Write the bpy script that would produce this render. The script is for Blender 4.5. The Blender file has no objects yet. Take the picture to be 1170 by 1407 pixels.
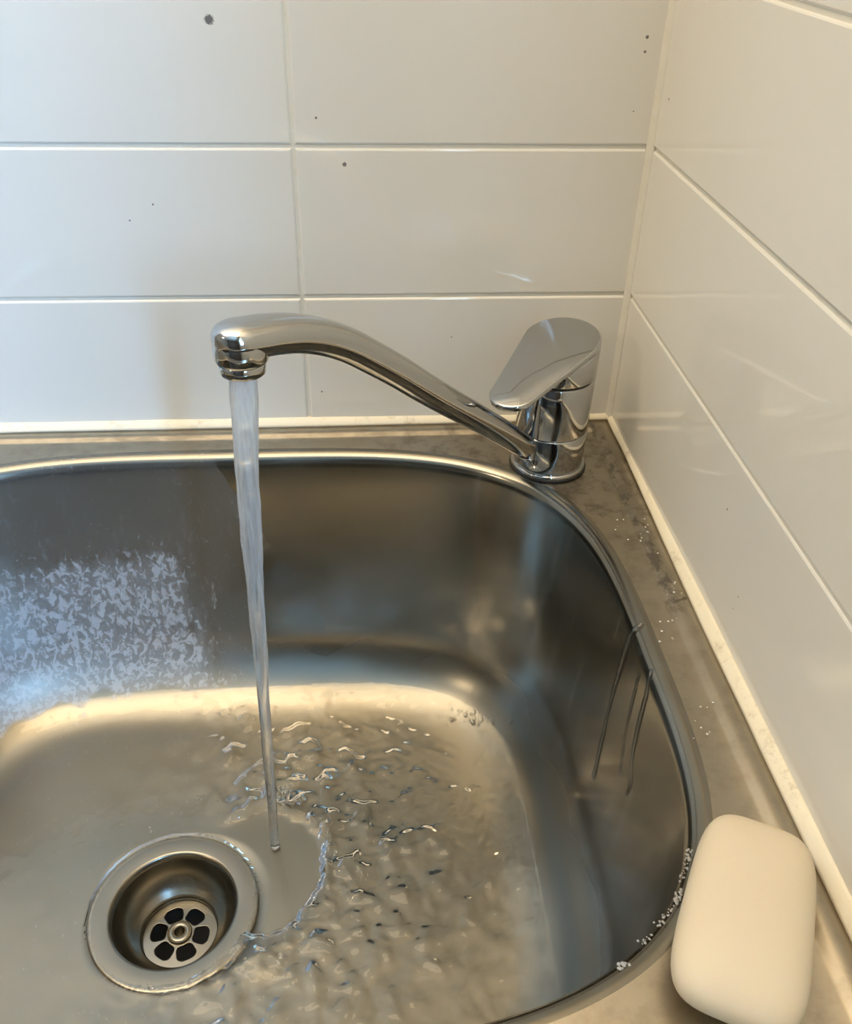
import bpy, bmesh, math, random
from mathutils import Vector, Matrix, noise
from mathutils.bvhtree import BVHTree

random.seed(7)
S = bpy.context.scene
C = S.collection
PI = math.pi

# ------------------------------------------------------------------ camera
CAM = Vector((-0.1964, -0.6051, 0.3482))
YAW, PITCH, ROLL, FPX = 0.0906, 0.6174, 0.0255, 1247.55
FW = Vector((math.sin(YAW) * math.cos(PITCH), math.cos(YAW) * math.cos(PITCH), -math.sin(PITCH)))
_r = Vector((math.cos(YAW), -math.sin(YAW), 0))
_u = _r.cross(FW)
RT = _r * math.cos(ROLL) + _u * math.sin(ROLL)
UP = -_r * math.sin(ROLL) + _u * math.cos(ROLL)
cd = bpy.data.cameras.new('camera')
cam = bpy.data.objects.new('camera', cd)
C.objects.link(cam)
cd.sensor_fit = 'VERTICAL'
cd.sensor_height = 24.0
cd.lens = FPX / 1407 * 24.0
cd.clip_start = 0.01
m = Matrix((RT, UP, -FW)).transposed().to_4x4()
m.translation = CAM
cam.matrix_world = m
S.camera = cam

# ------------------------------------------------------------------ view, world
S.view_settings.view_transform = 'Standard'
S.view_settings.look = 'None'
S.view_settings.gamma = 1.0
S.view_settings.use_curve_mapping = False
S.view_settings.exposure = 0.0
W = bpy.data.worlds.new('world')
S.world = W
W.use_nodes = True
W.node_tree.nodes['Background'].inputs[0].default_value = (0.55, 0.72, 1.0, 1)
W.node_tree.nodes['Background'].inputs[1].default_value = 1.0
S.cycles.max_bounces = 16
S.cycles.transparent_max_bounces = 16
S.cycles.use_denoising = True
S.cycles.sample_clamp_indirect = 6.0


def area_light(name, loc, target, sx, sy, power, col, spread=PI):
    d = bpy.data.lights.new(name, 'AREA')
    d.shape = 'RECTANGLE'
    d.size, d.size_y, d.energy, d.color, d.spread = sx, sy, power, col, spread
    o = bpy.data.objects.new(name, d)
    C.objects.link(o)
    o.location = loc
    dirv = Vector(target) - Vector(loc)
    o.rotation_euler = dirv.to_track_quat('-Z', 'Y').to_euler()
    return o


# daylight coming in through the window opening in the right wall, behind the camera
area_light('window_right_offscreen', (0.16, -1.12, 0.62), (-1.0, -1.12, 0.62), 0.84, 0.60, 108.0, (0.23, 0.52, 1.0))
# warm lamp light from the left of the room and from the ceiling
LAMP = Vector((-1.30, -0.88, 0.80))
pl = bpy.data.lights.new('lamp_left_offscreen', 'POINT')
pl.energy, pl.color, pl.shadow_soft_size = 8.5, (1.0, 0.79, 0.53), 0.06
po = bpy.data.objects.new('lamp_left_offscreen', pl)
C.objects.link(po)
po.location = LAMP
area_light('ceiling_lamp_offscreen', (-0.68, -0.42, 1.48), (-0.68, -0.42, 0), 1.3, 0.75, 18.0, (1.0, 0.785, 0.52))


# ------------------------------------------------------------------ helpers
def ray(px, py):
    return (FW + RT * ((px - 585) / FPX) - UP * ((py - 703.5) / FPX)).normalized()


def on_z(px, py, z):
    d = ray(px, py)
    return CAM + d * ((z - CAM.z) / d.z)


def on_y(px, py, y):
    d = ray(px, py)
    return CAM + d * ((y - CAM.y) / d.y)


def on_x(px, py, x):
    d = ray(px, py)
    return CAM + d * ((x - CAM.x) / d.x)


def obj(name, bm_or_me, mat, parent=None, smooth=True, kind=None, label=None, cat=None, group=None):
    if isinstance(bm_or_me, bmesh.types.BMesh):
        me = bpy.data.meshes.new(name)
        bm_or_me.to_mesh(me)
        bm_or_me.free()
    else:
        me = bm_or_me
    if mat is not None and not me.materials:
        me.materials.append(mat)
    if smooth:
        for p in me.polygons:
            p.use_smooth = True
    o = bpy.data.objects.new(name, me)
    C.objects.link(o)
    if parent is not None:
        o.parent = parent
    if kind:
        o['kind'] = kind
    if label:
        o['label'] = label
    if cat:
        o['category'] = cat
    if group:
        o['group'] = group
    return o


def thing(name, label, cat, loc=(0, 0, 0), kind=None):
    o = bpy.data.objects.new(name, None)
    C.objects.link(o)
    o.location = loc
    o.empty_display_size = 0.02
    o['label'] = label
    o['category'] = cat
    if kind:
        o['kind'] = kind
    return o


def loft(rings, close_start=False, close_end=False, cyclic=True):
    bm = bmesh.new()
    vr = [[bm.verts.new(p) for p in r] for r in rings]
    n = len(rings[0])
    for a, b in zip(vr[:-1], vr[1:]):
        for i in range(n if cyclic else n - 1):
            j = (i + 1) % n
            bm.faces.new((a[i], a[j], b[j], b[i]))
    if close_start:
        bm.faces.new(vr[0][::-1])
    if close_end:
        bm.faces.new(vr[-1])
    bmesh.ops.recalc_face_normals(bm, faces=bm.faces)
    return bm


def circle(r, z, n=64, cx=0.0, cy=0.0):
    return [Vector((cx + r * math.cos(2 * PI * i / n), cy + r * math.sin(2 * PI * i / n), z)) for i in range(n)]


def lathe(profile, n=64, close_start=False, close_end=False):
    return loft([circle(r, z, n) for r, z in profile], close_start, close_end)


def add_box(bm, x0, x1, y0, y1, z0, z1):
    v = [bm.verts.new((x, y, z)) for z in (z0, z1) for y in (y0, y1) for x in (x0, x1)]
    for f in ((0, 2, 3, 1), (4, 5, 7, 6), (0, 1, 5, 4), (2, 6, 7, 3), (0, 4, 6, 2), (1, 3, 7, 5)):
        bm.faces.new([v[i] for i in f])
    return v


def box(x0, x1, y0, y1, z0, z1):
    bm = bmesh.new()
    add_box(bm, x0, x1, y0, y1, z0, z1)
    return bm


def bevel(o, w, seg=2, angle=0.6):
    md = o.modifiers.new('bevel', 'BEVEL')
    md.width, md.segments, md.limit_method, md.angle_limit = w, seg, 'ANGLE', angle
    md.harden_normals = False
    return o


def tube_along(pts, radii, n=10, closed_ends=True):
    """round tube through points (parallel-transported frame)"""
    rings = []
    t0 = (pts[1] - pts[0]).normalized()
    nrm = t0.orthogonal().normalized()
    for i, p in enumerate(pts):
        t = (pts[min(i + 1, len(pts) - 1)] - pts[max(i - 1, 0)]).normalized()
        nrm = (nrm - t * nrm.dot(t)).normalized()
        b = t.cross(nrm)
        rings.append([p + (nrm * math.cos(2 * PI * k / n) + b * math.sin(2 * PI * k / n)) * radii[i] for k in range(n)])
    return loft(rings, closed_ends, closed_ends)


def smoothstep(a, b, x):
    t = max(0.0, min(1.0, (x - a) / (b - a)))
    return t * t * (3 - 2 * t)


def spline(pts, n):
    """Catmull-Rom through points"""
    P = [pts[0] * 2 - pts[1]] + list(pts) + [pts[-1] * 2 - pts[-2]]
    out = []
    for k in range(n):
        f = k / (n - 1) * (len(pts) - 1)
        i = min(int(f), len(pts) - 2)
        t = f - i
        a, b, c, d = P[i], P[i + 1], P[i + 2], P[i + 3]
        out.append(0.5 * ((2 * b) + (c - a) * t + (2 * a - 5 * b + 4 * c - d) * t * t + (3 * b - a - 3 * c + d) * t ** 3))
    return out


# ------------------------------------------------------------------ materials
class NT:
    def __init__(self, name):
        self.m = bpy.data.materials.new(name)
        self.m.use_nodes = True
        self.t = self.m.node_tree
        self.t.nodes.clear()
        self.out = self.t.nodes.new('ShaderNodeOutputMaterial')

    def n(self, typ, **kw):
        nd = self.t.nodes.new(typ)
        for k, v in kw.items():
            if k == 'ins':
                for a, b in v.items():
                    if hasattr(b, 'is_output') or isinstance(b, bpy.types.NodeSocket):
                        self.t.links.new(b, nd.inputs[a])
                    else:
                        nd.inputs[a].default_value = b
            else:
                setattr(nd, k, v)
        return nd

    def math(self, op, a, b=0.0, clamp=False):
        nd = self.n('ShaderNodeMath', operation=op, use_clamp=clamp)
        for i, x in enumerate((a, b)):
            if isinstance(x, bpy.types.NodeSocket):
                self.t.links.new(x, nd.inputs[i])
            else:
                nd.inputs[i].default_value = x
        return nd.outputs[0]

    def mix(self, fac, a, b):
        nd = self.n('ShaderNodeMix', data_type='RGBA')
        for i, x in ((0, fac), (6, a), (7, b)):
            if isinstance(x, bpy.types.NodeSocket):
                self.t.links.new(x, nd.inputs[i])
            elif i == 0:
                nd.inputs[0].default_value = x
            else:
                nd.inputs[i].default_value = (*x, 1) if len(x) == 3 else x
        return nd.outputs[2]

    def ramp(self, fac, lo, hi, a=0.0, b=1.0, smooth=True):
        nd = self.n('ShaderNodeMapRange', interpolation_type='SMOOTHSTEP' if smooth else 'LINEAR', clamp=True) if smooth else self.n('ShaderNodeMapRange', clamp=True)
        self.t.links.new(fac, nd.inputs[0])
        for i, x in ((1, lo), (2, hi), (3, a), (4, b)):
            nd.inputs[i].default_value = x
        return nd.outputs[0]

    def noise(self, vec, scale, detail=4.0, rough=0.55, dist=0.0, dim='3D'):
        nd = self.n('ShaderNodeTexNoise', noise_dimensions=dim)
        if vec is not None:
            self.t.links.new(vec, nd.inputs['Vector'])
        nd.inputs['Scale'].default_value = scale
        nd.inputs['Detail'].default_value = detail
        nd.inputs['Roughness'].default_value = rough
        nd.inputs['Distortion'].default_value = dist
        return nd.outputs[0]

    def pos(self):
        return self.n('ShaderNodeNewGeometry').outputs['Position']

    def scaled(self, vec, s):
        nd = self.n('ShaderNodeVectorMath', operation='MULTIPLY')
        self.t.links.new(vec, nd.inputs[0])
        nd.inputs[1].default_value = s
        return nd.outputs[0]

    def xyz(self, vec):
        nd = self.n('ShaderNodeSeparateXYZ')
        self.t.links.new(vec, nd.inputs[0])
        return nd.outputs

    def bump(self, h, strength, dist=0.001):
        nd = self.n('ShaderNodeBump')
        nd.inputs['Strength'].default_value = strength
        nd.inputs['Distance'].default_value = dist
        self.t.links.new(h, nd.inputs['Height'])
        return nd.outputs[0]

    def principled(self, **kw):
        nd = self.n('ShaderNodeBsdfPrincipled')
        for k, v in kw.items():
            k = k.replace('_', ' ')
            if isinstance(v, bpy.types.NodeSocket):
                self.t.links.new(v, nd.inputs[k])
            else:
                if isinstance(v, tuple) and len(v) == 3 and nd.inputs[k].type == 'RGBA':
                    v = (*v, 1)
                nd.inputs[k].default_value = v
        return nd.outputs[0]

    def done(self, sh):
        self.t.links.new(sh, self.out.inputs[0])
        return self.m


def plain(name, col, rough=0.6, metal=0.0, spec=0.5):
    t = NT(name)
    ns = t.noise(t.pos(), 30, 3)
    c = t.mix(t.math('MULTIPLY', ns, 0.25), col, tuple(x * 0.8 for x in col))
    return t.done(t.principled(Base_Color=c, Roughness=rough, Metallic=metal, Specular_IOR_Level=spec))


def speck_mask(t, spots):
    """union of small round dirt specks given as (point, radius)"""
    acc = None
    p = t.pos()
    nz = t.noise(p, 900, 2)
    for c, r in spots:
        nd = t.n('ShaderNodeVectorMath', operation='DISTANCE')
        t.t.links.new(p, nd.inputs[0])
        nd.inputs[1].default_value = c
        d = t.math('ADD', nd.outputs['Value'], t.math('MULTIPLY', t.math('SUBTRACT', nz, 0.5), r * 1.2))
        mk = t.ramp(d, r * 0.7, r * 1.15, 1.0, 0.0)
        acc = mk if acc is None else t.math('MAXIMUM', acc, mk)
    return acc


def tile_material():
    t = NT('white_glazed_tile')
    p = t.pos()
    wave = t.noise(p, 9, 2, 0.4)
    spots = [(on_y(287, 27, 0), 0.0028), (on_y(434, 162, 0), 0.0008), (on_y(473, 226, 0), 0.0014),
             (on_y(889, 51, 0), 0.0011), (on_y(886, 71, 0), 0.0009), (on_y(870, 153, 0), 0.0005),
             (on_x(919, 136, 0), 0.0009), (on_y(210, 281, 0), 0.0006), (on_y(178, 303, 0), 0.0006),
             (on_x(998, 700, 0), 0.0008), (on_x(1013, 820, 0), 0.0006), (on_x(1006, 836, 0), 0.0005),
             (on_y(620, 463, 0), 0.0005), (on_y(442, 538, 0), 0.0007)]
    mk = speck_mask(t, spots)
    base = t.mix(t.math('MULTIPLY', mk, 0.85), (0.80, 0.77, 0.69), (0.06, 0.055, 0.05))
    rough = t.ramp(t.noise(p, 60, 4), 0.35, 0.75, 0.045, 0.10)
    return t.done(t.principled(Base_Color=base, Roughness=rough, Specular_IOR_Level=0.55,
                               Normal=t.bump(wave, 0.12, 0.01)))


def grout_material():
    t = NT('cream_grout')
    p = t.pos()
    c = t.mix(t.noise(p, 140, 5, 0.7), (0.72, 0.67, 0.55), (0.84, 0.80, 0.70))
    return t.done(t.principled(Base_Color=c, Roughness=0.8, Normal=t.bump(t.noise(p, 900, 3), 0.3, 0.0006)))


def silicone_material():
    t = NT('cream_silicone')
    p = t.pos()
    st = t.ramp(t.noise(p, 60, 6, 0.75), 0.53, 0.74)
    c = t.mix(t.math('MULTIPLY', st, 0.65), (0.84, 0.77, 0.60), (0.40, 0.30, 0.17))
    return t.done(t.principled(Base_Color=c, Roughness=0.4, Normal=t.bump(t.noise(p, 220, 4), 0.25, 0.001)))


def steel_material(name, rough0=0.24, deck=False, bowl=False):
    t = NT(name)
    p = t.pos()
    x, y, z = t.xyz(p)
    cloud = t.noise(p, 14, 2, 0.5)
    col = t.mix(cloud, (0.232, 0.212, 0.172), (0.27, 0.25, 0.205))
    rough = t.ramp(cloud, 0.3, 0.7, rough0 - 0.02, rough0 + 0.04)
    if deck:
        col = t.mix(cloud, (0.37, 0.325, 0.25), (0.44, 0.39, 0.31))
    if bowl:
        # dried limescale on the rear wall, left of the wet part
        n1 = t.noise(t.scaled(p, (1, 1, 0.6)), 205, 5, 0.66, 0.7)
        n2 = t.noise(t.scaled(p, (1, 1, 0.3)), 34, 4, 0.6)
        edge = t.math('ADD', x, t.math('MULTIPLY', z, 0.5))          # slanting wet edge
        left = t.ramp(t.math('ADD', edge, t.math('MULTIPLY', t.math('SUBTRACT', n2, 0.5), 0.008)), -0.3025, -0.3005, 1.0, 0.0)
        shrink = t.math('MULTIPLY', t.ramp(t.math('ADD', x, t.math('MULTIPLY', t.math('SUBTRACT', n2, 0.5), 0.05)), -0.315, -0.265), t.ramp(z, -0.09, -0.04, 1.0, 0.0))
        left = t.math('MULTIPLY', left, t.math('SUBTRACT', 1.0, shrink))
        low = t.ramp(t.math('ADD', z, t.math('MULTIPLY', t.math('SUBTRACT', n2, 0.5), 0.09)), -0.100, -0.070, 1.0, 0.0)
        far = t.ramp(t.math('ADD', x, t.math('MULTIPLY', t.math('SUBTRACT', n2, 0.5), 0.16)), -0.345, -0.305, 1.0, 0.0)
        dens = t.math('SUBTRACT', 0.62, t.math('MULTIPLY', t.math('MULTIPLY', low, far), 0.19))
        blot = t.math('MULTIPLY', t.math('SUBTRACT', n1, dens), 8.0, True)
        blot = t.math('MAXIMUM', blot, t.math('MULTIPLY', t.math('MULTIPLY', low, far), 0.36))
        n3 = t.noise(t.scaled(p, (1, 1, 0.35)), 230, 5, 0.65, 0.5)
        mot = t.math('MULTIPLY', t.math('MULTIPLY', t.math('SUBTRACT', n3, 0.50), 7.0, True), t.ramp(n2, 0.35, 0.65, 0.08, 0.34))
        blot = t.math('MAXIMUM', blot, mot)
        rear = t.ramp(y, -0.17, -0.15, 0.0, 1.0)
        wetline = t.ramp(t.math('ADD', z, t.math('MULTIPLY', t.math('SUBTRACT', n2, 0.5), 0.03)), -0.199, -0.196, 0.0, 1.0)
        scale = t.math('MULTIPLY', t.math('MULTIPLY', blot, left), t.math('MULTIPLY', rear, wetline))
        # thin haze over the whole dry area
        haze = t.math('MULTIPLY', t.math('MULTIPLY', left, rear), t.math('MULTIPLY', wetline, 0.09))
        # drip marks down the right wall
        dr = t.noise(t.scaled(p, (1, 1, 0.06)), 95, 3, 0.6)
        right = t.ramp(x, -0.16, -0.10, 0.0, 1.0)
        drip = t.math('MULTIPLY', t.math('MULTIPLY', t.ramp(dr, 0.54, 0.72), right), t.ramp(z, -0.17, -0.12, 0.0, 0.10))
        tot = t.math('MAXIMUM', t.math('MAXIMUM', scale, haze), drip)
        spot = t.ramp(t.noise(p, 420, 2, 0.5), 0.71, 0.74)
        tot = t.math('MAXIMUM', tot, t.math('MULTIPLY', spot, t.math('MULTIPLY', left, 0.5)))
        rough = t.math('ADD', rough, t.math('MULTIPLY', t.math('MULTIPLY', t.math('MULTIPLY', left, t.ramp(z, -0.016, -0.006, 1.0, 0.25)), t.math('MULTIPLY', rear, wetline)), 0.20))
        rough = t.math('ADD', rough, t.ramp(z, -0.190, -0.145, 0.10, 0.0))   # scuffed bottom
        bs1 = t.principled(Base_Color=col, Metallic=1.0, Roughness=rough)
        bs2 = t.principled(Base_Color=(0.55, 0.56, 0.57), Roughness=0.6)
        mx = t.n('ShaderNodeMixShader')
        t.t.links.new(t.math('MULTIPLY', tot, 0.55), mx.inputs[0])
        t.t.links.new(bs1, mx.inputs[1])
        t.t.links.new(bs2, mx.inputs[2])
        return t.done(mx.outputs[0])
    if deck:
        g1 = t.ramp(t.noise(p, 55, 7, 0.7), 0.44, 0.68)
        # rusty grime round the tap and along the raised border
        nd = t.n('ShaderNodeVectorMath', operation='DISTANCE')
        t.t.links.new(p, nd.inputs[0])
        nd.inputs[1].default_value = (-0.06, -0.055, 0)
        near = t.ramp(nd.outputs['Value'], 0.04, 0.17, 1.0, 0.30)
        dirt = t.math('MULTIPLY', g1, near)
        # black sealant grime along the border on the right, near the tap end
        strip = t.math('MULTIPLY', t.ramp(x, -0.0215, -0.0165, 0.0, 1.0), t.ramp(x, -0.0125, -0.0085, 1.0, 0.0))
        strip = t.math('MULTIPLY', strip, t.ramp(y, -0.235, -0.215, 0.0, 1.0))
        strip = t.math('MULTIPLY', strip, t.ramp(t.noise(t.scaled(p, (1, 0.5, 1)), 120, 4, 0.7), 0.42, 0.60))
        spots = []
        for k in range(9):
            spots.append((on_z(912 + 3.6 * k, 832 - 1.2 * k, 0.0022), 0.0009 + 0.0003 * (k % 3)))
        for k in range(4):
            spots.append((on_z(917 + 3.6 * k, 888 - 1.4 * k, 0.001), 0.0007))
        strip = t.math('MAXIMUM', strip, speck_mask(t, spots))
        rearst = t.math('MULTIPLY', t.math('MULTIPLY', t.ramp(y, -0.024, -0.019, 0.0, 1.0), t.ramp(y, -0.015, -0.012, 1.0, 0.0)), t.ramp(t.noise(t.scaled(p, (0.3, 1, 1)), 90, 4, 0.7), 0.45, 0.65, 0.0, 0.6))
        dirt = t.math('MAXIMUM', t.math('MAXIMUM', dirt, strip), rearst)
        bs1 = t.principled(Base_Color=col, Metallic=1.0, Roughness=t.math('ADD', rough, 0.06),
                           Normal=t.bump(t.noise(p, 12, 2), 0.1, 0.002))
        rust = t.ramp(t.noise(p, 24, 4, 0.6), 0.55, 0.7)
        dcol = t.mix(rust, (0.055, 0.043, 0.030), (0.17, 0.08, 0.03))
        bs2 = t.principled(Base_Color=dcol, Roughness=0.45)
        mx = t.n('ShaderNodeMixShader')
        t.t.links.new(t.math('MULTIPLY', dirt, 0.80), mx.inputs[0])
        t.t.links.new(bs1, mx.inputs[1])
        t.t.links.new(bs2, mx.inputs[2])
        return t.done(mx.outputs[0])
    return t.done(t.principled(Base_Color=col, Metallic=1.0, Roughness=rough))


def chrome_material():
    t = NT('chrome')
    p = t.pos()
    smear = t.ramp(t.noise(t.scaled(p, (1, 1, 0.5)), 70, 5, 0.65, 0.5), 0.48, 0.72)
    fine = t.ramp(t.noise(p, 700, 3), 0.60, 0.75)
    rough = t.math('ADD', 0.05, t.math('MULTIPLY', smear, 0.14))
    col = t.mix(t.math('MULTIPLY', fine, 0.25), (0.48, 0.48, 0.475), (0.37, 0.355, 0.33))
    return t.done(t.principled(Base_Color=col, Metallic=1.0, Roughness=rough))


def water_material(name, white=0.0, refr=0.5):
    t = NT(name)
    fr = t.n('ShaderNodeFresnel', ins={'IOR': 1.33}).outputs[0]
    tr = t.n('ShaderNodeBsdfTransparent', ins={'Color': (0.97, 0.975, 0.97, 1)}).outputs[0]
    rf = t.n('ShaderNodeBsdfRefraction', ins={'IOR': 1.33, 'Roughness': 0.02, 'Color': (0.97, 0.975, 0.97, 1)}).outputs[0]
    gl = t.n('ShaderNodeBsdfGlossy', ins={'Roughness': 0.03}).outputs[0]
    m1 = t.n('ShaderNodeMixShader', ins={0: refr, 1: tr, 2: rf}).outputs[0]
    m2 = t.n('ShaderNodeMixShader', ins={0: fr, 1: m1, 2: gl}).outputs[0]
    return t, m2


def stream_material():
    t, base = water_material('running_water', refr=0.7)
    p = t.pos()
    x, y, z = t.xyz(p)
    streak = t.ramp(t.noise(t.scaled(p, (1, 1, 0.06)), 330, 4, 0.6), 0.35, 0.65)
    top = t.ramp(z, -0.19, 0.15, 0.06, 0.50)
    fac = t.math('MULTIPLY', top, t.math('ADD', 0.62, t.math('MULTIPLY', streak, 0.45)), True)
    dif = t.n('ShaderNodeBsdfDiffuse', ins={'Color': (0.86, 0.87, 0.86, 1)}).outputs[0]
    trl = t.n('ShaderNodeBsdfTranslucent', ins={'Color': (0.86, 0.87, 0.86, 1)}).outputs[0]
    mm = t.n('ShaderNodeMixShader', ins={0: 0.5, 1: dif, 2: trl}).outputs[0]
    return t.done(t.n('ShaderNodeMixShader', ins={0: fac, 1: base, 2: mm}).outputs[0])


def film_material():
    t, base = water_material('water_film', refr=0.7)
    return t.done(base)


def soap_material():
    t = NT('cream_soap')
    p = t.pos()
    n = t.noise(p, 25, 3)
    c = t.mix(n, (0.64, 0.55, 0.40), (0.68, 0.585, 0.43))
    return t.done(t.principled(Base_Color=c, Roughness=0.5, Subsurface_Weight=0.35, Subsurface_Radius=(0.010, 0.006, 0.003),
                               Subsurface_Scale=0.5, Specular_IOR_Level=0.3, Normal=t.bump(t.noise(p, 120, 2), 0.05, 0.001)))


M_TILE, M_GROUT, M_SIL = tile_material(), grout_material(), silicone_material()
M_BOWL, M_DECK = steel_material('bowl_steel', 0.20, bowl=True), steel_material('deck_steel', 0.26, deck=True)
M_DRAIN = steel_material('drain_steel', 0.24)
M_CHROME = chrome_material()
M_STREAM, M_FILM, M_SOAP = stream_material(), film_material(), soap_material()
M_DARK = plain('dark_rubber', (0.02, 0.02, 0.022), 0.5)
M_PIPE = plain('grey_plastic_pipe', (0.10, 0.10, 0.10), 0.6)
M_PLASTER = plain('plaster', (0.34, 0.26, 0.16), 0.9)
M_CEIL = plain('ceiling_paint', (0.70, 0.62, 0.48), 0.9)
M_FLOOR = plain('floor_vinyl', (0.16, 0.12, 0.09), 0.6)
M_BROWNWALL = plain('brown_wall_paint', (0.11, 0.09, 0.07), 0.9)
M_FRAME = plain('white_frame_paint', (0.8, 0.8, 0.78), 0.4)
M_FOAM = plain('soap_foam', (0.34, 0.34, 0.33), 0.2)

# ------------------------------------------------------------------ room shell
GJ = 0.0012      # joint half-depth offset of grout behind the tile face
XL, YF, ZC, ZF = -2.2, -2.6, 1.5, -0.95
TILE_T = 0.010
ZT = 1.1027      # tiles end here, plaster above
wall_back = obj('wall_back', box(XL, 0.0, GJ, 0.12, ZF, ZC), M_GROUT, kind='structure', smooth=False,
                label='white tiled wall behind the sink and tap')
wall_back['category'] = 'wall'
# right wall with window opening: y -0.82..-1.42, z 0.2..1.04
WY0, WY1, WZ0, WZ1 = -0.82, -1.42, 0.20, 1.04
bm = bmesh.new()
add_box(bm, GJ, 0.20, WY0, GJ, ZF, ZC)
add_box(bm, GJ, 0.20, YF, WY1, ZF, ZC)
add_box(bm, GJ, 0.20, WY1, WY0, ZF, WZ0)
add_box(bm, GJ, 0.20, WY1, WY0, WZ1, ZC)
wall_right = obj('wall_right', bm, M_GROUT, kind='structure', smooth=False, label='white tiled wall beside the soap')
wall_right['category'] = 'wall'
o = obj('wall_left', box(XL - 0.1, XL, YF, 0.12, ZF, ZC), M_PLASTER, kind='structure', smooth=False)
o = obj('wall_front', box(XL, 0.2, YF - 0.1, YF, ZF, ZC), M_BROWNWALL, kind='structure', smooth=False)
o = obj('ceiling', box(XL - 0.1, 0.2, YF - 0.1, 0.12, ZC, ZC + 0.1), M_CEIL, kind='structure', smooth=False)
o = obj('floor', box(XL - 0.1, 0.2, YF - 0.1, 0.12, ZF - 0.1, ZF), M_FLOOR, kind='structure', smooth=False)
bm = bmesh.new()
fx0, fx1 = 0.165, 0.195
for (a, b, c, d) in ((WY1, WY0, WZ0, WZ0 + 0.045), (WY1, WY0, WZ1 - 0.045, WZ1), (WY1, WY1 + 0.045, WZ0, WZ1), (WY0 - 0.045, WY0, WZ0, WZ1)):
    add_box(bm, fx0, fx1, a, b, c, d)
o = obj('window_1', bm, M_FRAME, kind='structure', smooth=False)

# tiles: one mesh per size, every tile an object
_tile_cache = {}


def tile_mesh(w, h):
    key = (round(w, 4), round(h, 4))
    if key not in _tile_cache:
        bm = bmesh.new()
        b = 0.0014
        # local: x along the wall, z up, front at y=0 facing -y
        r0 = [(0, TILE_T), (0, 0.0010), (0.0005, 0.0004), (b, 0.0)]
        rings = []
        for inset, y in r0:
            rings.append([Vector((inset, y, inset)), Vector((w - inset, y, inset)), Vector((w - inset, y, h - inset)), Vector((inset, y, h - inset))])
        vr = [[bm.verts.new(p) for p in r] for r in rings]
        for a, c in zip(vr[:-1], vr[1:]):
            for i in range(4):
                j = (i + 1) % 4
                bm.faces.new((a[i], a[j], c[j], c[i]))
        bm.faces.new(vr[-1])
        bmesh.ops.recalc_face_normals(bm, faces=bm.faces)
        me = bpy.data.meshes.new('tile')
        bm.to_mesh(me)
        bm.free()
        me.materials.append(M_TILE)
        _tile_cache[key] = me
    return _tile_cache[key]


Z1 = 0.1027
rows = [(0.002, Z1)] + [(Z1 + 0.1 * k, Z1 + 0.1 * (k + 1)) for k in range(10)]
J = 0.0023
rt = random.Random(3)


def put_tile(parent, u0, u1, z0, z1, right):
    w, h = u1 - u0 - J, z1 - z0 - J
    o = bpy.data.objects.new('tile', tile_mesh(w, h))
    C.objects.link(o)
    o.parent = parent
    dy = rt.uniform(-0.0003, 0.0003)
    if right:     # u measured along -y from the corner; tile faces -x
        o.location = (dy, -(u0 + J / 2), z0 + J / 2)
        o.rotation_euler = (0, 0, -PI / 2)
    else:         # u measured along -x from the corner
        o.location = (-(u1 - J / 2), dy, z0 + J / 2)
    o.rotation_euler.x += rt.uniform(-0.0012, 0.0012)


cols_b = [0.0006, 0.2316] + [0.2316 + 0.4 * k for k in range(1, 5)]
cols_r = [0.0006, 0.4200, 0.8200]
for (z0, z1) in rows:
    for a, b in zip(cols_b[:-1], cols_b[1:]):
        put_tile(wall_back, a, b, z0, z1, False)
    for a, b in zip(cols_r[:-1], cols_r[1:]):
        put_tile(wall_right, a, b, z0, z1, True)


def bead(p0, p1, da, db, r, n=60, wob=0.0003, seed=0.0, thin=1.0):
    """concave-looking silicone bead in the corner between directions da and db"""
    rings = []
    p0, p1, da, db = Vector(p0), Vector(p1), Vector(da), Vector(db)
    for i in range(n):
        p = p0.lerp(p1, i / (n - 1))
        k = r * (thin + (1 - thin) * smoothstep(0.04, 0.24, p.length)) + wob * noise.noise(p * 25 + Vector((seed, 0, 0))) * 2
        rings.append([p - da * 0.002 - db * 0.002, p + da * k - db * 0.001, p + da * k * 0.86 + db * k * 0.22,
                      p + da * k * 0.5 + db * k * 0.5, p + da * k * 0.22 + db * k * 0.86, p + db * k - da * 0.001])
    return loft(rings, True, True)


o = obj('trim_1', bead((-1.0, 0, 0.003), (0, 0, 0.003), (0, -1, 0), (0, 0, 1), 0.0052, 160, thin=0.7), M_SIL, kind='structure')
o = obj('trim_2', bead((0, 0, 0.003), (0, -0.56, 0.003), (-1, 0, 0), (0, 0, 1), 0.0056, 160, seed=9, thin=0.5), M_SIL, kind='structure')
o = obj('trim_3', bead((0, 0, 0.0), (0, 0, ZT), (-1, 0, 0), (0, -1, 0), 0.0042, 200, 0.0002, seed=4), M_GROUT, kind='structure')

# ------------------------------------------------------------------ sink
BC = Vector((-0.29, -0.26, 0))
NA = 320
DRC, DR_R = Vector((-0.3245, -0.2590, 0)), 0.0555
ZFL = -0.2130


def rim_pt(th):
    a, n = 0.25, 3.5
    b = 0.221 if math.sin(th) > 0 else 0.19
    c, s = math.cos(th), math.sin(th)
    r = (abs(c / a) ** n + abs(s / b) ** n) ** (-1 / n)
    return BC + Vector((c * r, s * r, 0))


SX0, SX1, SY0, SY1 = -1.0, -0.0005, -0.515, -0.0005


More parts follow.
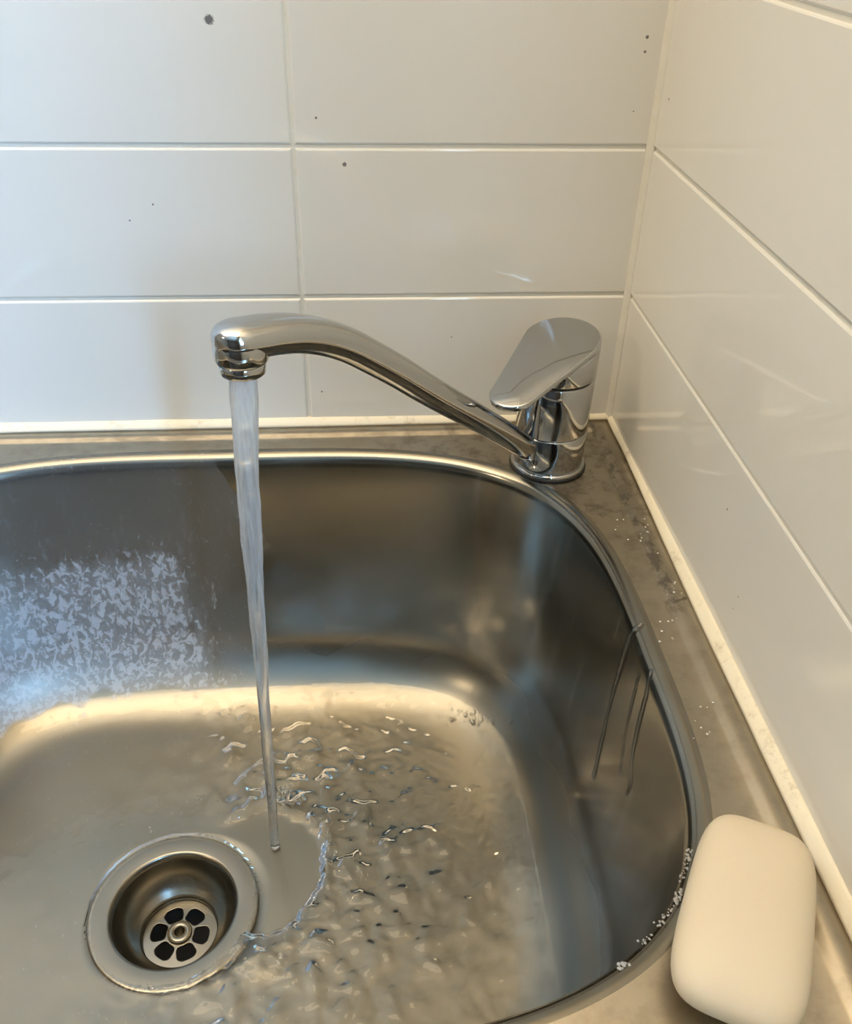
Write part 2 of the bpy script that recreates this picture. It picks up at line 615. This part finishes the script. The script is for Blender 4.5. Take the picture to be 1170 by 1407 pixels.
def rect_pt(th, inset, rc):
    """where the ray from the bowl centre leaves the inset deck outline"""
    c, s = math.cos(th), math.sin(th)
    x0, x1, y0, y1 = SX0 + inset - BC.x, SX1 - inset - BC.x, SY0 + inset - BC.y, SY1 - inset - BC.y
    t = 1e9
    if c > 1e-9: t = min(t, x1 / c)
    if c < -1e-9: t = min(t, x0 / c)
    if s > 1e-9: t = min(t, y1 / s)
    if s < -1e-9: t = min(t, y0 / s)
    return BC + Vector((c * t, s * t, 0))


# angles: even, plus the deck's four corners so that its outline is square
angs = [2 * PI * i / NA for i in range(NA)]
for cx, cy in ((SX0, SY0), (SX1, SY0), (SX0, SY1), (SX1, SY1)):
    for ins in (0, 0.016):
        qx, qy = (cx + (ins if cx < -0.5 else -ins)) - BC.x, (cy + (ins if cy < -0.3 else -ins)) - BC.y
        angs.append(math.atan2(qy, qx) % (2 * PI))
angs = sorted(set(angs))

sink = thing('sink', 'stainless steel kitchen sink bowl with ledge fitted into the tiled corner', 'sink', (BC.x, BC.y, ZFL))
SINKM = Matrix.Translation(-Vector((BC.x, BC.y, ZFL)))


def rim_off(th, d, z):
    p = rim_pt(th)
    v = p - BC
    L = v.length
    q = BC + v * ((L - d) / L)
    return Vector((q.x, q.y, z))


def lerp_ring(fa, fb, t, z):
    out = []
    for th in angs:
        p = fa(th).lerp(fb(th), t)
        out.append(Vector((p.x, p.y, z)))
    return out


R0 = lambda th: rect_pt(th, 0.0, 0)
RB = lambda th: rect_pt(th, 0.0120, 0)
RC = lambda th: rect_pt(th, 0.0185, 0)
RD = lambda th: rim_off(th, -0.0075, 0)
deck = []
deck.append([Vector((R0(t).x, R0(t).y, -0.03)) for t in angs])
deck.append([Vector((R0(t).x, R0(t).y, 0.0024)) for t in angs])
deck.append([Vector((RB(t).x, RB(t).y, 0.0024)) for t in angs])
deck.append(lerp_ring(RB, RC, 0.35, 0.0018))
deck.append(lerp_ring(RB, RC, 0.75, 0.0004))
deck.append(lerp_ring(RB, RC, 1.0, 0.0))
for k in (0.2, 0.4, 0.6, 0.8):
    deck.append(lerp_ring(RC, RD, k, -0.0006 * math.sin(PI * k)))
deck.append(lerp_ring(RC, RD, 1.0, 0.0))
bm = loft(deck)
bmesh.ops.transform(bm, matrix=SINKM, verts=bm.verts)
deck_o = obj('ledge', bm, M_DECK, sink)
deck_o['label'] = 'flat stained steel ledge with a raised border along the walls'

prof = [(-0.0075, 0.0), (-0.0055, 0.0001), (-0.0040, -0.0001), (-0.0022, -0.0006), (-0.0004, -0.0016), (0.0012, -0.0030), (0.0024, -0.0050), (0.0032, -0.0076), (0.0036, -0.0105)]
zt, zb, rc = -0.0105, -0.150, 0.058
for k in range(1, 9):
    t = k / 8
    prof.append((0.0036 + 0.0115 * t, zt + (zb - zt) * t))
d0 = 0.0151
for k in range(1, 13):
    a = (PI / 2 - 0.09) * k / 12 + 0.0
    prof.append((d0 + rc * (1 - math.cos(a)) + 0.004 * k / 12, zb - rc * math.sin(a)))
bowl_rings = [[rim_off(t, d, z) for t in angs] for d, z in prof]
dl, zl = prof[-1]
FE = lambda th: rim_off(th, dl, 0)
FD = lambda th: DRC + Vector((math.cos(th), math.sin(th), 0)) * (DR_R - 0.0035)
for k in range(1, 15):
    t = k / 14
    bowl_rings.append(lerp_ring(FE, FD, t, zl + (ZFL - zl) * (1 - (1 - t) ** 1.8)))
bowl_rings.append([Vector((p.x, p.y, ZFL - 0.004)) for p in bowl_rings[-1]])
bm = loft(bowl_rings)
BVH = BVHTree.FromBMesh(bm)
bmesh.ops.transform(bm, matrix=SINKM, verts=bm.verts)
bowl_o = obj('bowl', bm, M_BOWL, sink)
bowl_o['label'] = 'deep brushed steel bowl with limescale on its rear wall'


def on_bowl(px, py):
    loc, nrm, i, d = BVH.ray_cast(CAM, ray(px, py))
    if nrm.dot(ray(px, py)) > 0:
        nrm = -nrm
    return loc, nrm


def floor_z(x, y):
    h = BVH.ray_cast(Vector((x, y, 0.3)), Vector((0, 0, -1)))
    return h[0].z if h[0] else None


# drain, in coordinates local to the sink
DL = DRC - Vector((BC.x, BC.y, 0))
drain = obj('drain_flange', lathe([(DR_R - 0.0035, -0.005), (DR_R - 0.0006, -0.003), (DR_R, 0.0002), (DR_R - 0.0006, 0.0008), (DR_R - 0.002, 0.0009),
                                   (0.0425, 0.0009), (0.0412, 0.0007), (0.0400, -0.0008), (0.0392, -0.003)], 96), M_DRAIN, sink)
drain.location = DL
cup = obj('drain_cup', lathe([(0.0392, -0.003), (0.0385, -0.007), (0.0368, -0.013), (0.0335, -0.019), (0.0292, -0.0235), (0.0262, -0.0253),
                              (0.0252, -0.0262), (0.0250, -0.030), (0.0250, -0.034)], 96), M_DRAIN, drain)
pipe = obj('drain_pipe', lathe([(0.0252, -0.033), (0.024, -0.05), (0.022, -0.11), (0.0, -0.112)], 48), M_PIPE, drain)
# strainer plate with six openings
bm = bmesh.new()
NR, NT_ = 44, 420
R_OUT = 0.0249


def strainer_solid(r, a):
    if r < 0.0092 or r > 0.0198:
        return True
    k = (a + PI / 6 + 0.12) % (PI / 3) - PI / 6
    u = (r - 0.0145) / 0.0053
    half = 0.0061 + 0.0012 * u          # half width in metres, widening outwards
    v = abs(r * math.sin(k)) / half
    return (abs(u) ** 3.2 + v ** 3.2) > 1.0


vs = {}


def sv(i, j):
    j %= NT_
    if (i, j) not in vs:
        r = 0.004 + (R_OUT - 0.004) * i / NR
        a = 2 * PI * j / NT_
        vs[(i, j)] = bm.verts.new((r * math.cos(a), r * math.sin(a), -0.0305 + 0.0012 * math.cos(min(1.0, r / R_OUT) * PI / 2)))
    return vs[(i, j)]


for i in range(NR):
    for j in range(NT_):
        r = 0.004 + (R_OUT - 0.004) * (i + 0.5) / NR
        a = 2 * PI * (j + 0.5) / NT_
        if strainer_solid(r, a):
            bm.faces.new((sv(i, j), sv(i + 1, j), sv(i + 1, j + 1), sv(i, j + 1)))
strainer = obj('strainer', bm, M_DRAIN, drain)
strainer['label'] = 'round steel strainer plate with six openings'
md = strainer.modifiers.new('thick', 'SOLIDIFY')
md.thickness, md.offset = 0.0018, -1
screw = obj('strainer_screw', lathe([(0.0082, -0.0296), (0.0082, -0.0282), (0.0076, -0.0272), (0.0066, -0.0268), (0.0060, -0.0266), (0.0038, -0.0268), (0.0034, -0.0276), (0.0031, -0.0400), (0.0, -0.0410)], 48), M_DRAIN, drain)

# ------------------------------------------------------------------ mixer tap
AX = Vector((-0.0600, -0.0590, 0.0))
tap = thing('mixer_tap', 'chrome single lever mixer tap running beside the tiled corner', 'tap', AX)
obj('base_gasket', lathe([(0.0, 0.0), (0.0272, 0.0), (0.0274, 0.0006), (0.0270, 0.0012), (0.0, 0.0013)], 64), M_DARK, tap)
obj('base_ring', lathe([(0.0, 0.0012), (0.0266, 0.0012), (0.0268, 0.0020), (0.0266, 0.0032), (0.0260, 0.0040), (0.0250, 0.0043), (0.0, 0.0044)], 64), M_CHROME, tap)
obj('lower_body', lathe([(0.0246, 0.0043), (0.0248, 0.0050), (0.0251, 0.0300), (0.0248, 0.0308), (0.0, 0.0309)], 80), M_CHROME, tap)
obj('seam_ring', lathe([(0.0245, 0.0303), (0.0245, 0.0318)], 64), M_DARK, tap)
obj('upper_body', lathe([(0.0, 0.0313), (0.0248, 0.0314), (0.0252, 0.0322), (0.0255, 0.0560), (0.0256, 0.0695), (0.0250, 0.0704), (0.0, 0.0705)], 80), M_CHROME, tap)

# lever handle: cap cut by a slanting plane, running out into a flat paddle
PH, HZ0, HK, HL, HW, HR = 4.04, 0.0960, 0.205, 0.0765, 0.0138, 0.0262
hu = Vector((math.cos(PH), math.sin(PH), 0))
hv = Vector((-hu.y, hu.x, 0))


def paddle(inset, dz, n1=40, n2=16, n3=24):
    out = []
    r, w, L = HR - inset, HW - inset, HL - inset
    # tangent-ish outline: back arc, right edge, tip arc, left edge
    for i in range(n1):
        t = PI / 2 + PI * i / (n1 - 1)
        out.append((r * math.cos(t), r * math.sin(t)))
    def edge(t):
        s = t * (L - w)
        h = r + (w * 1.06 - r) * t
        return s, h
    for i in range(1, n2):
        s, h = edge(i / n2)
        out.append((s, -h))
    sE, hE = edge(1.0)
    for i in range(n3):
        t = -PI / 2 + PI * i / (n3 - 1)
        out.append((L - w + w * math.cos(t), hE * math.sin(t)))
    for i in range(n2 - 1, 0, -1):
        s, h = edge(i / n2)
        out.append((s, h))
    return [hu * s + hv * w_ + Vector((0, 0, HZ0 - HK * s + dz)) for s, w_ in out]


rings = [paddle(0.0012, -0.0042), paddle(0.0002, -0.0036), paddle(0.0, -0.0026), paddle(0.0, -0.0010), paddle(0.0004, -0.0003), paddle(0.0012, 0.0)]
bm = loft(rings, True, True)
lever = obj('lever', bm, M_CHROME, tap)
lever['label'] = 'flat tapering chrome lever'
rings = []
for t in (0.0, 0.05, 0.5, 0.97):
    ring = []
    for i in range(80):
        a = 2 * PI * i / 80
        d = Vector((math.cos(a), math.sin(a), 0))
        s = d.dot(hu) * HR
        zb_ = 0.0722 + (0.0015 if t == 0 else 0)
        zb_ = 0.0722
        zt_ = HZ0 - HK * s - 0.0030
        r = HR - (0.0008 if t == 0.0 else 0.0)
        ring.append(Vector((d.x * r, d.y * r, zb_ + (zt_ - zb_) * t)))
    rings.append(ring)
bm = loft(rings, True, True)
obj('lever_cap', bm, M_CHROME, lever)
obj('cap_gap', lathe([(0.0244, 0.0700), (0.0244, 0.0728)], 64), M_DARK, lever)

# spout: rises from the lower body and turns down into the outlet head
TIP = on_y(334, 510, -0.200)
HB = TIP.z
TIP.z = 0
dirs = (TIP - AX)
dirs.z = 0
SL = dirs.length
dirs.normalize()
side = Vector((-dirs.y, dirs.x, 0))


def on_spout_plane(px, py):
    d = ray(px, py)
    t = (AX - CAM).dot(side) / d.dot(side)
    P = CAM + d * t
    return Vector(((P - AX).dot(dirs), P.z))


raw = [on_spout_plane(*q) for q in ((746, 630), (710, 607), (670, 582), (612, 550), (577.7, 530), (543.5, 509), (509, 490), (475, 473), (441, 462.5), (407, 458), (375, 459), (347, 463))]
HRAD = 0.0134
cl = [Vector((a.x, a.y, 0)) for a in raw]
dl_ = (cl[-1] - cl[-2]).normalized()
gap = SL + HRAD - 0.0002 - cl[-1].x
cl.append(cl[-1] + Vector((gap * 0.5, dl_.y / dl_.x * gap * 0.5 - 0.0004, 0)))
cl.append(cl[-2] + Vector((gap, dl_.y / dl_.x * gap - 0.0022, 0)))
cl = spline(cl, 96)
rings = []
nS = 40
for i, p in enumerate(cl):
    f = p.x / (SL + HRAD)
    t = (cl[min(i + 1, len(cl) - 1)] - cl[max(i - 1, 0)]).normalized()
    nr = Vector((-t.y, t.x, 0))
    w = 0.0088 + 0.0014 * f + 0.0032 * smoothstep(0.70, 0.94, f)        # half width
    h = 0.0086 + 0.0008 * smoothstep(0.2, 0.6, f)
    if p.x > SL:
        k = math.sqrt(max(0.0004, 1 - ((p.x - SL) / HRAD) ** 2))
        w = HRAD * k
        h *= 0.45 + 0.55 * k
    ring = []
    for k in range(nS):
        a = 2 * PI * k / nS
        e = 2.8
        ca, sa = math.cos(a), math.sin(a)
        q = (abs(ca) ** e + abs(sa) ** e) ** (-1 / e)
        lx, ly = q * ca * w, q * sa * h
        if sa < 0:
            lx *= 0.84 + 0.16 * (1 + sa)
        else:
            lx *= 1.0 - 0.18 * sa * sa
        P2 = p + nr * ly
        ring.append(dirs * P2.x + side * lx + Vector((0, 0, P2.y)))
    rings.append(ring)
spout = obj('spout', loft(rings, True, True), M_CHROME, tap)
spout['label'] = 'long chrome spout rising from the tap base'
# outlet head: a short vertical barrel under the spout end, with the aerator screwed in
hc = dirs * SL
zmid = cl[-12].y
prof_h = [(0.0, HB + 0.0065), (0.0118, HB + 0.0060), (0.0128, HB + 0.0064), (0.0132, HB + 0.0078), (HRAD, zmid - 0.004), (HRAD - 0.0003, zmid + 0.001), (HRAD - 0.002, zmid + 0.0035), (0.0, zmid + 0.004)]
head = obj('outlet_head', lathe(prof_h, 64), M_CHROME, spout)
head.location = hc
aer = obj('aerator', lathe([(0.0, HB + 0.003), (0.0090, HB + 0.0025), (0.0096, HB - 0.0002), (0.0106, HB - 0.0005), (0.0112, HB + 0.0002), (0.0114, HB + 0.0050), (0.0108, HB + 0.0058), (0.0, HB + 0.0064)], 64), M_CHROME, spout)
aer.location = hc

# ------------------------------------------------------------------ water
IMP = on_z(378, 1163, ZFL + 0.001)
TOPW = AX + hc + Vector((0, 0, HB + 0.0022))
pts, radii_x = [], []
nW, nC = 150, 28
rings = []
sd = (IMP - TOPW)
for i in range(nW):
    f = i / (nW - 1)
    z = TOPW.z + (IMP.z - TOPW.z) * f
    lean = f ** 0.75
    c = Vector((TOPW.x + sd.x * lean, TOPW.y + sd.y * lean, z))
    r = 0.0030 + 0.0044 * (1 - f) ** 2.0
    if f < 0.05:
        r = r * (0.92 + 0.08 * f / 0.05)
    ring = []
    for k in range(nC):
        a = 2 * PI * k / nC
        tw = a + f * 2.2
        d = Vector((math.cos(a), math.sin(a), 0))
        nn = noise.noise(Vector((math.cos(tw) * 2.2, math.sin(tw) * 2.2, f * 9.0)))
        n2 = noise.noise(Vector((math.cos(tw) * 5, math.sin(tw) * 5, f * 26.0 + 7)))
        rr = r * (1 + 0.16 * nn * smoothstep(0.0, 0.2, f) + 0.07 * n2)
        ring.append(c + d * rr)
    rings.append(ring)
stream = obj('water_stream', loft(rings, True, True), M_STREAM,
             label='thin white stream of running water falling from the spout into the sink', cat='water')

# water lying on the bowl floor: smooth round the impact, then a rough ring
x0, x1, y0, y1, st = -0.54, -0.085, -0.445, -0.075, 0.0013
nx, ny = int((x1 - x0) / st), int((y1 - y0) / st)
RINGC = on_z(352, 1195, ZFL)


def film_h(x, y, zf):
    p = Vector((x - RINGC.x, y - RINGC.y, 0))
    th = math.atan2(p.y, p.x)
    rj = 0.047 + 0.006 * noise.noise(Vector((math.cos(th) * 1.6, math.sin(th) * 1.6, 3.1))) + 0.0025 * noise.noise(Vector((math.cos(th) * 7, math.sin(th) * 7, 1.0)))
    r = p.length
    d = r - rj
    toward_drain = 0.5 - 0.5 * math.cos(max(-PI, min(PI, math.atan2(math.sin(th - PI * 0.98), math.cos(th - PI * 0.98)))))   # 0 at drain side
    amp = smoothstep(0.10, 0.42, toward_drain)
    q = Vector((x, y, 0))
    # streaky turbulence: stretched along the radius
    u = Vector((r * 55, th * 5.0, 0))
    n1 = noise.noise(u) + 0.6 * noise.noise(q * 95) + 0.38 * noise.noise(q * 170 + Vector((5, 0, 0)))
    n2 = noise.noise(q * 330)
    rough_amp = 0.0043 * math.exp(-max(0, d) / 0.085) * amp + 0.00022
    h = 0.0009
    if d > -0.004:
        k = smoothstep(-0.003, 0.004, d)
        h += k * amp * (0.0042 * math.exp(-max(d, 0) / 0.03) + 0.0020)
        h += k * rough_amp * (n1 + 0.12 * n2 + 0.35 * abs(n1))
    else:
        h += 0.00005 * noise.noise(q * 60)
    return h


bm = bmesh.new()
grid = {}
for i in range(nx + 1):
    for j in range(ny + 1):
        x, y = x0 + i * st, y0 + j * st
        rd = (Vector((x, y, 0)) - DRC).length
        if rd < 0.0405:
            continue
        zf = floor_z(x, y)
        if zf is None or zf > -0.196:
            continue
        zf = max(zf, ZFL + (0.0012 if rd < DR_R else -1))
        h = film_h(x, y, zf)
        h = h * smoothstep(0.040, 0.050, rd) + 0.0002
        edge = smoothstep(-0.196, -0.2025, zf)
        grid[(i, j)] = bm.verts.new((x, y, zf + max(0.00025, h * (0.15 + 0.85 * edge))))
for (i, j), v in list(grid.items()):
    q = [grid.get((i + 1, j)), grid.get((i + 1, j + 1)), grid.get((i, j + 1))]
    if all(q):
        bm.faces.new([v] + q)
bmesh.ops.recalc_face_normals(bm, faces=bm.faces)
water = obj('water_film', bm, M_FILM, kind='stuff', label='shallow rippling water spreading over the bowl floor toward the drain', cat='water')


# trickles running down the right wall of the bowl
def trickle(name, pix, r0, lab):
    raw = []
    for k in range(len(pix)):
        raw.append(Vector((pix[k][0], pix[k][1], 0)))
    path = spline(raw, 40)
    P, Nn = [], []
    for i, q in enumerate(path):
        l, n = on_bowl(q.x + 1.3 * noise.noise(Vector((i * 0.35, 1, 0))), q.y)
        P.append(l + n * 0.0002)
    rr = [r0 * (0.5 + 0.5 * math.sin(PI * min(1, (i + 4) / 30))) if i < 30 else r0 * (0.75 + 0.3 * noise.noise(Vector((i * 0.3, 0, 0)))) for i in range(40)]
    rr[-1] *= 0.6
    return obj(name, tube_along(P, rr, 8), M_FILM, label=lab, cat='water')


trickle('water_trickle', [(882, 858), (868, 872), (855, 910), (840, 960), (826, 1020), (815, 1070)], 0.0017, 'longest dark trickle of water down the right wall of the bowl from its rim')
trickle('water_trickle', [(895, 920), (886, 960), (876, 1000), (868, 1040), (866, 1075), (860, 1092)], 0.0012, 'hook-ended water trickle close under the right rim of the bowl')
trickle('water_trickle', [(878, 925), (868, 965), (858, 1010), (852, 1060)], 0.0009, 'fine water trickle between the two darker trickles on the bowl wall')


# ------------------------------------------------------------------ soap
def soap_mesh():
    bm = bmesh.new()
    bmesh.ops.create_cube(bm, size=2.0)
    bmesh.ops.subdivide_edges(bm, edges=bm.edges, cuts=16, use_grid_fill=True)
    A, B, Hh = 0.0246, 0.0440, 0.0135
    for v in bm.verts:
        p = v.co.copy()
        # superellipsoid: boxy in plan, pillow-shaped in section
        q = p.normalized()
        e1, e2 = 4.2, 2.5
        rxy = ((abs(q.x)) ** e1 + (abs(q.y)) ** e1) ** (1 / e1)
        r = (rxy ** e2 + abs(q.z) ** e2) ** (-1 / e2)
        s = q * r
        tap_ = 1.0 - 0.05 * s.y
        v.co = Vector((s.x * A * tap_, s.y * B, s.z * Hh))
    zmin = min(v.co.z for v in bm.verts)
    for v in bm.verts:
        v.co.z -= zmin
    return bm


soap = obj('soap_bar', soap_mesh(), M_SOAP, label='plain cream soap bar lying on the steel ledge by the wall', cat='soap')
sc_ = on_z(1033, 1242, 0.022)
soap.location = (sc_.x, sc_.y, 0.0005)
soap.rotation_euler = (0, 0, math.radians(-28))

# ------------------------------------------------------------------ droplets and suds
def blob(bm, c, r, nrm=Vector((0, 0, 1)), flat=0.6):
    mt = Matrix.Translation(c) @ nrm.to_track_quat('Z', 'Y').to_matrix().to_4x4() @ Matrix.Diagonal((r, r, r * flat, 1))
    bmesh.ops.create_icosphere(bm, subdivisions=2, radius=1.0, matrix=mt)


rs = random.Random(11)
bm = bmesh.new()
for (cx, cy, sx, sy, n, r) in ((645, 985, 34, 14, 34, 0.0017), (320, 985, 45, 14, 24, 0.0014), (120, 985, 60, 12, 14, 0.0007),
                               (736, 1240, 3, 40, 14, 0.0007), (745, 1340, 4, 40, 12, 0.0008)):
    for k in range(n):
        l, nn = on_bowl(rs.gauss(cx, sx * 0.6), rs.gauss(cy, sy * 0.6))
        blob(bm, l + nn * r * 0.2, r * rs.uniform(0.4, 1.2), nn, 0.5)
obj('water_droplets', bm, M_FILM, kind='stuff', label='tiny splashed water drops clinging to the bowl', cat='water drops')
bm = bmesh.new()
for (a, b, n, r) in (((947, 1166), (944, 1182), 14, 0.0008), ((945, 1185), (936, 1212), 16, 0.0006), ((933, 1222), (927, 1240), 18, 0.0009), ((925, 1244), (905, 1272), 22, 0.0007), ((902, 1276), (880, 1300), 14, 0.0006), ((862, 1323), (852, 1329), 12, 0.0009)):
    for k in range(n):
        t = rs.random()
        c = on_z(a[0] + (b[0] - a[0]) * t + rs.gauss(0, 2.6), a[1] + (b[1] - a[1]) * t + rs.gauss(0, 2.6), -0.0008)
        blob(bm, c, r * rs.uniform(0.35, 1.0), flat=0.45)
obj('soap_suds', bm, M_FOAM, kind='stuff', label='small soapy suds stuck along the bowl rim beside the soap bar', cat='suds')

bm = bmesh.new()
for (cx, cy, sx, sy, n, r) in ((400, 1096, 16, 7, 16, 0.0022), (385, 1090, 10, 6, 8, 0.0026), (448, 1135, 8, 18, 18, 0.0014), (460, 1175, 5, 18, 14, 0.0012),
                               (290, 1095, 30, 6, 10, 0.0010), (500, 1190, 30, 50, 14, 0.0010), (400, 1320, 60, 40, 14, 0.0012), (208, 1138, 3, 3, 2, 0.0016), (205, 1352, 3, 3, 2, 0.0016)):
    for k in range(n):
        c = on_z(rs.gauss(cx, sx * 0.6), rs.gauss(cy, sy * 0.6), ZFL + 0.0045)
        blob(bm, c, r * rs.uniform(0.5, 1.15), flat=0.8)
obj('air_bubbles', bm, M_FILM, kind='stuff', label='small clear bubbles floating round the churning ring of water', cat='bubbles')

# dried white crumbs and limescale grains on the ledge between the tap and the soap
bm = bmesh.new()
for (cx, cy, sx, sy, n) in ((890, 735, 14, 22, 16), (925, 810, 12, 22, 16), (915, 850, 22, 22, 8), (960, 985, 20, 30, 8), (850, 712, 10, 10, 4)):
    for k in range(n):
        c = on_z(rs.gauss(cx, sx * 0.6), rs.gauss(cy, sy * 0.6), 0.0018)
        if c.x > -0.0075:
            continue
        c.z = 0.0026 if c.x > -0.0125 else (0.0010 if c.x > -0.0185 else 0.0003)
        blob(bm, c, rs.uniform(0.00025, 0.0007), flat=0.7)
obj('soap_crumbs', bm, plain('dried_soap', (0.75, 0.73, 0.68), 0.5), kind='stuff', label='tiny dried white crumbs scattered on the ledge between tap and soap', cat='crumbs')
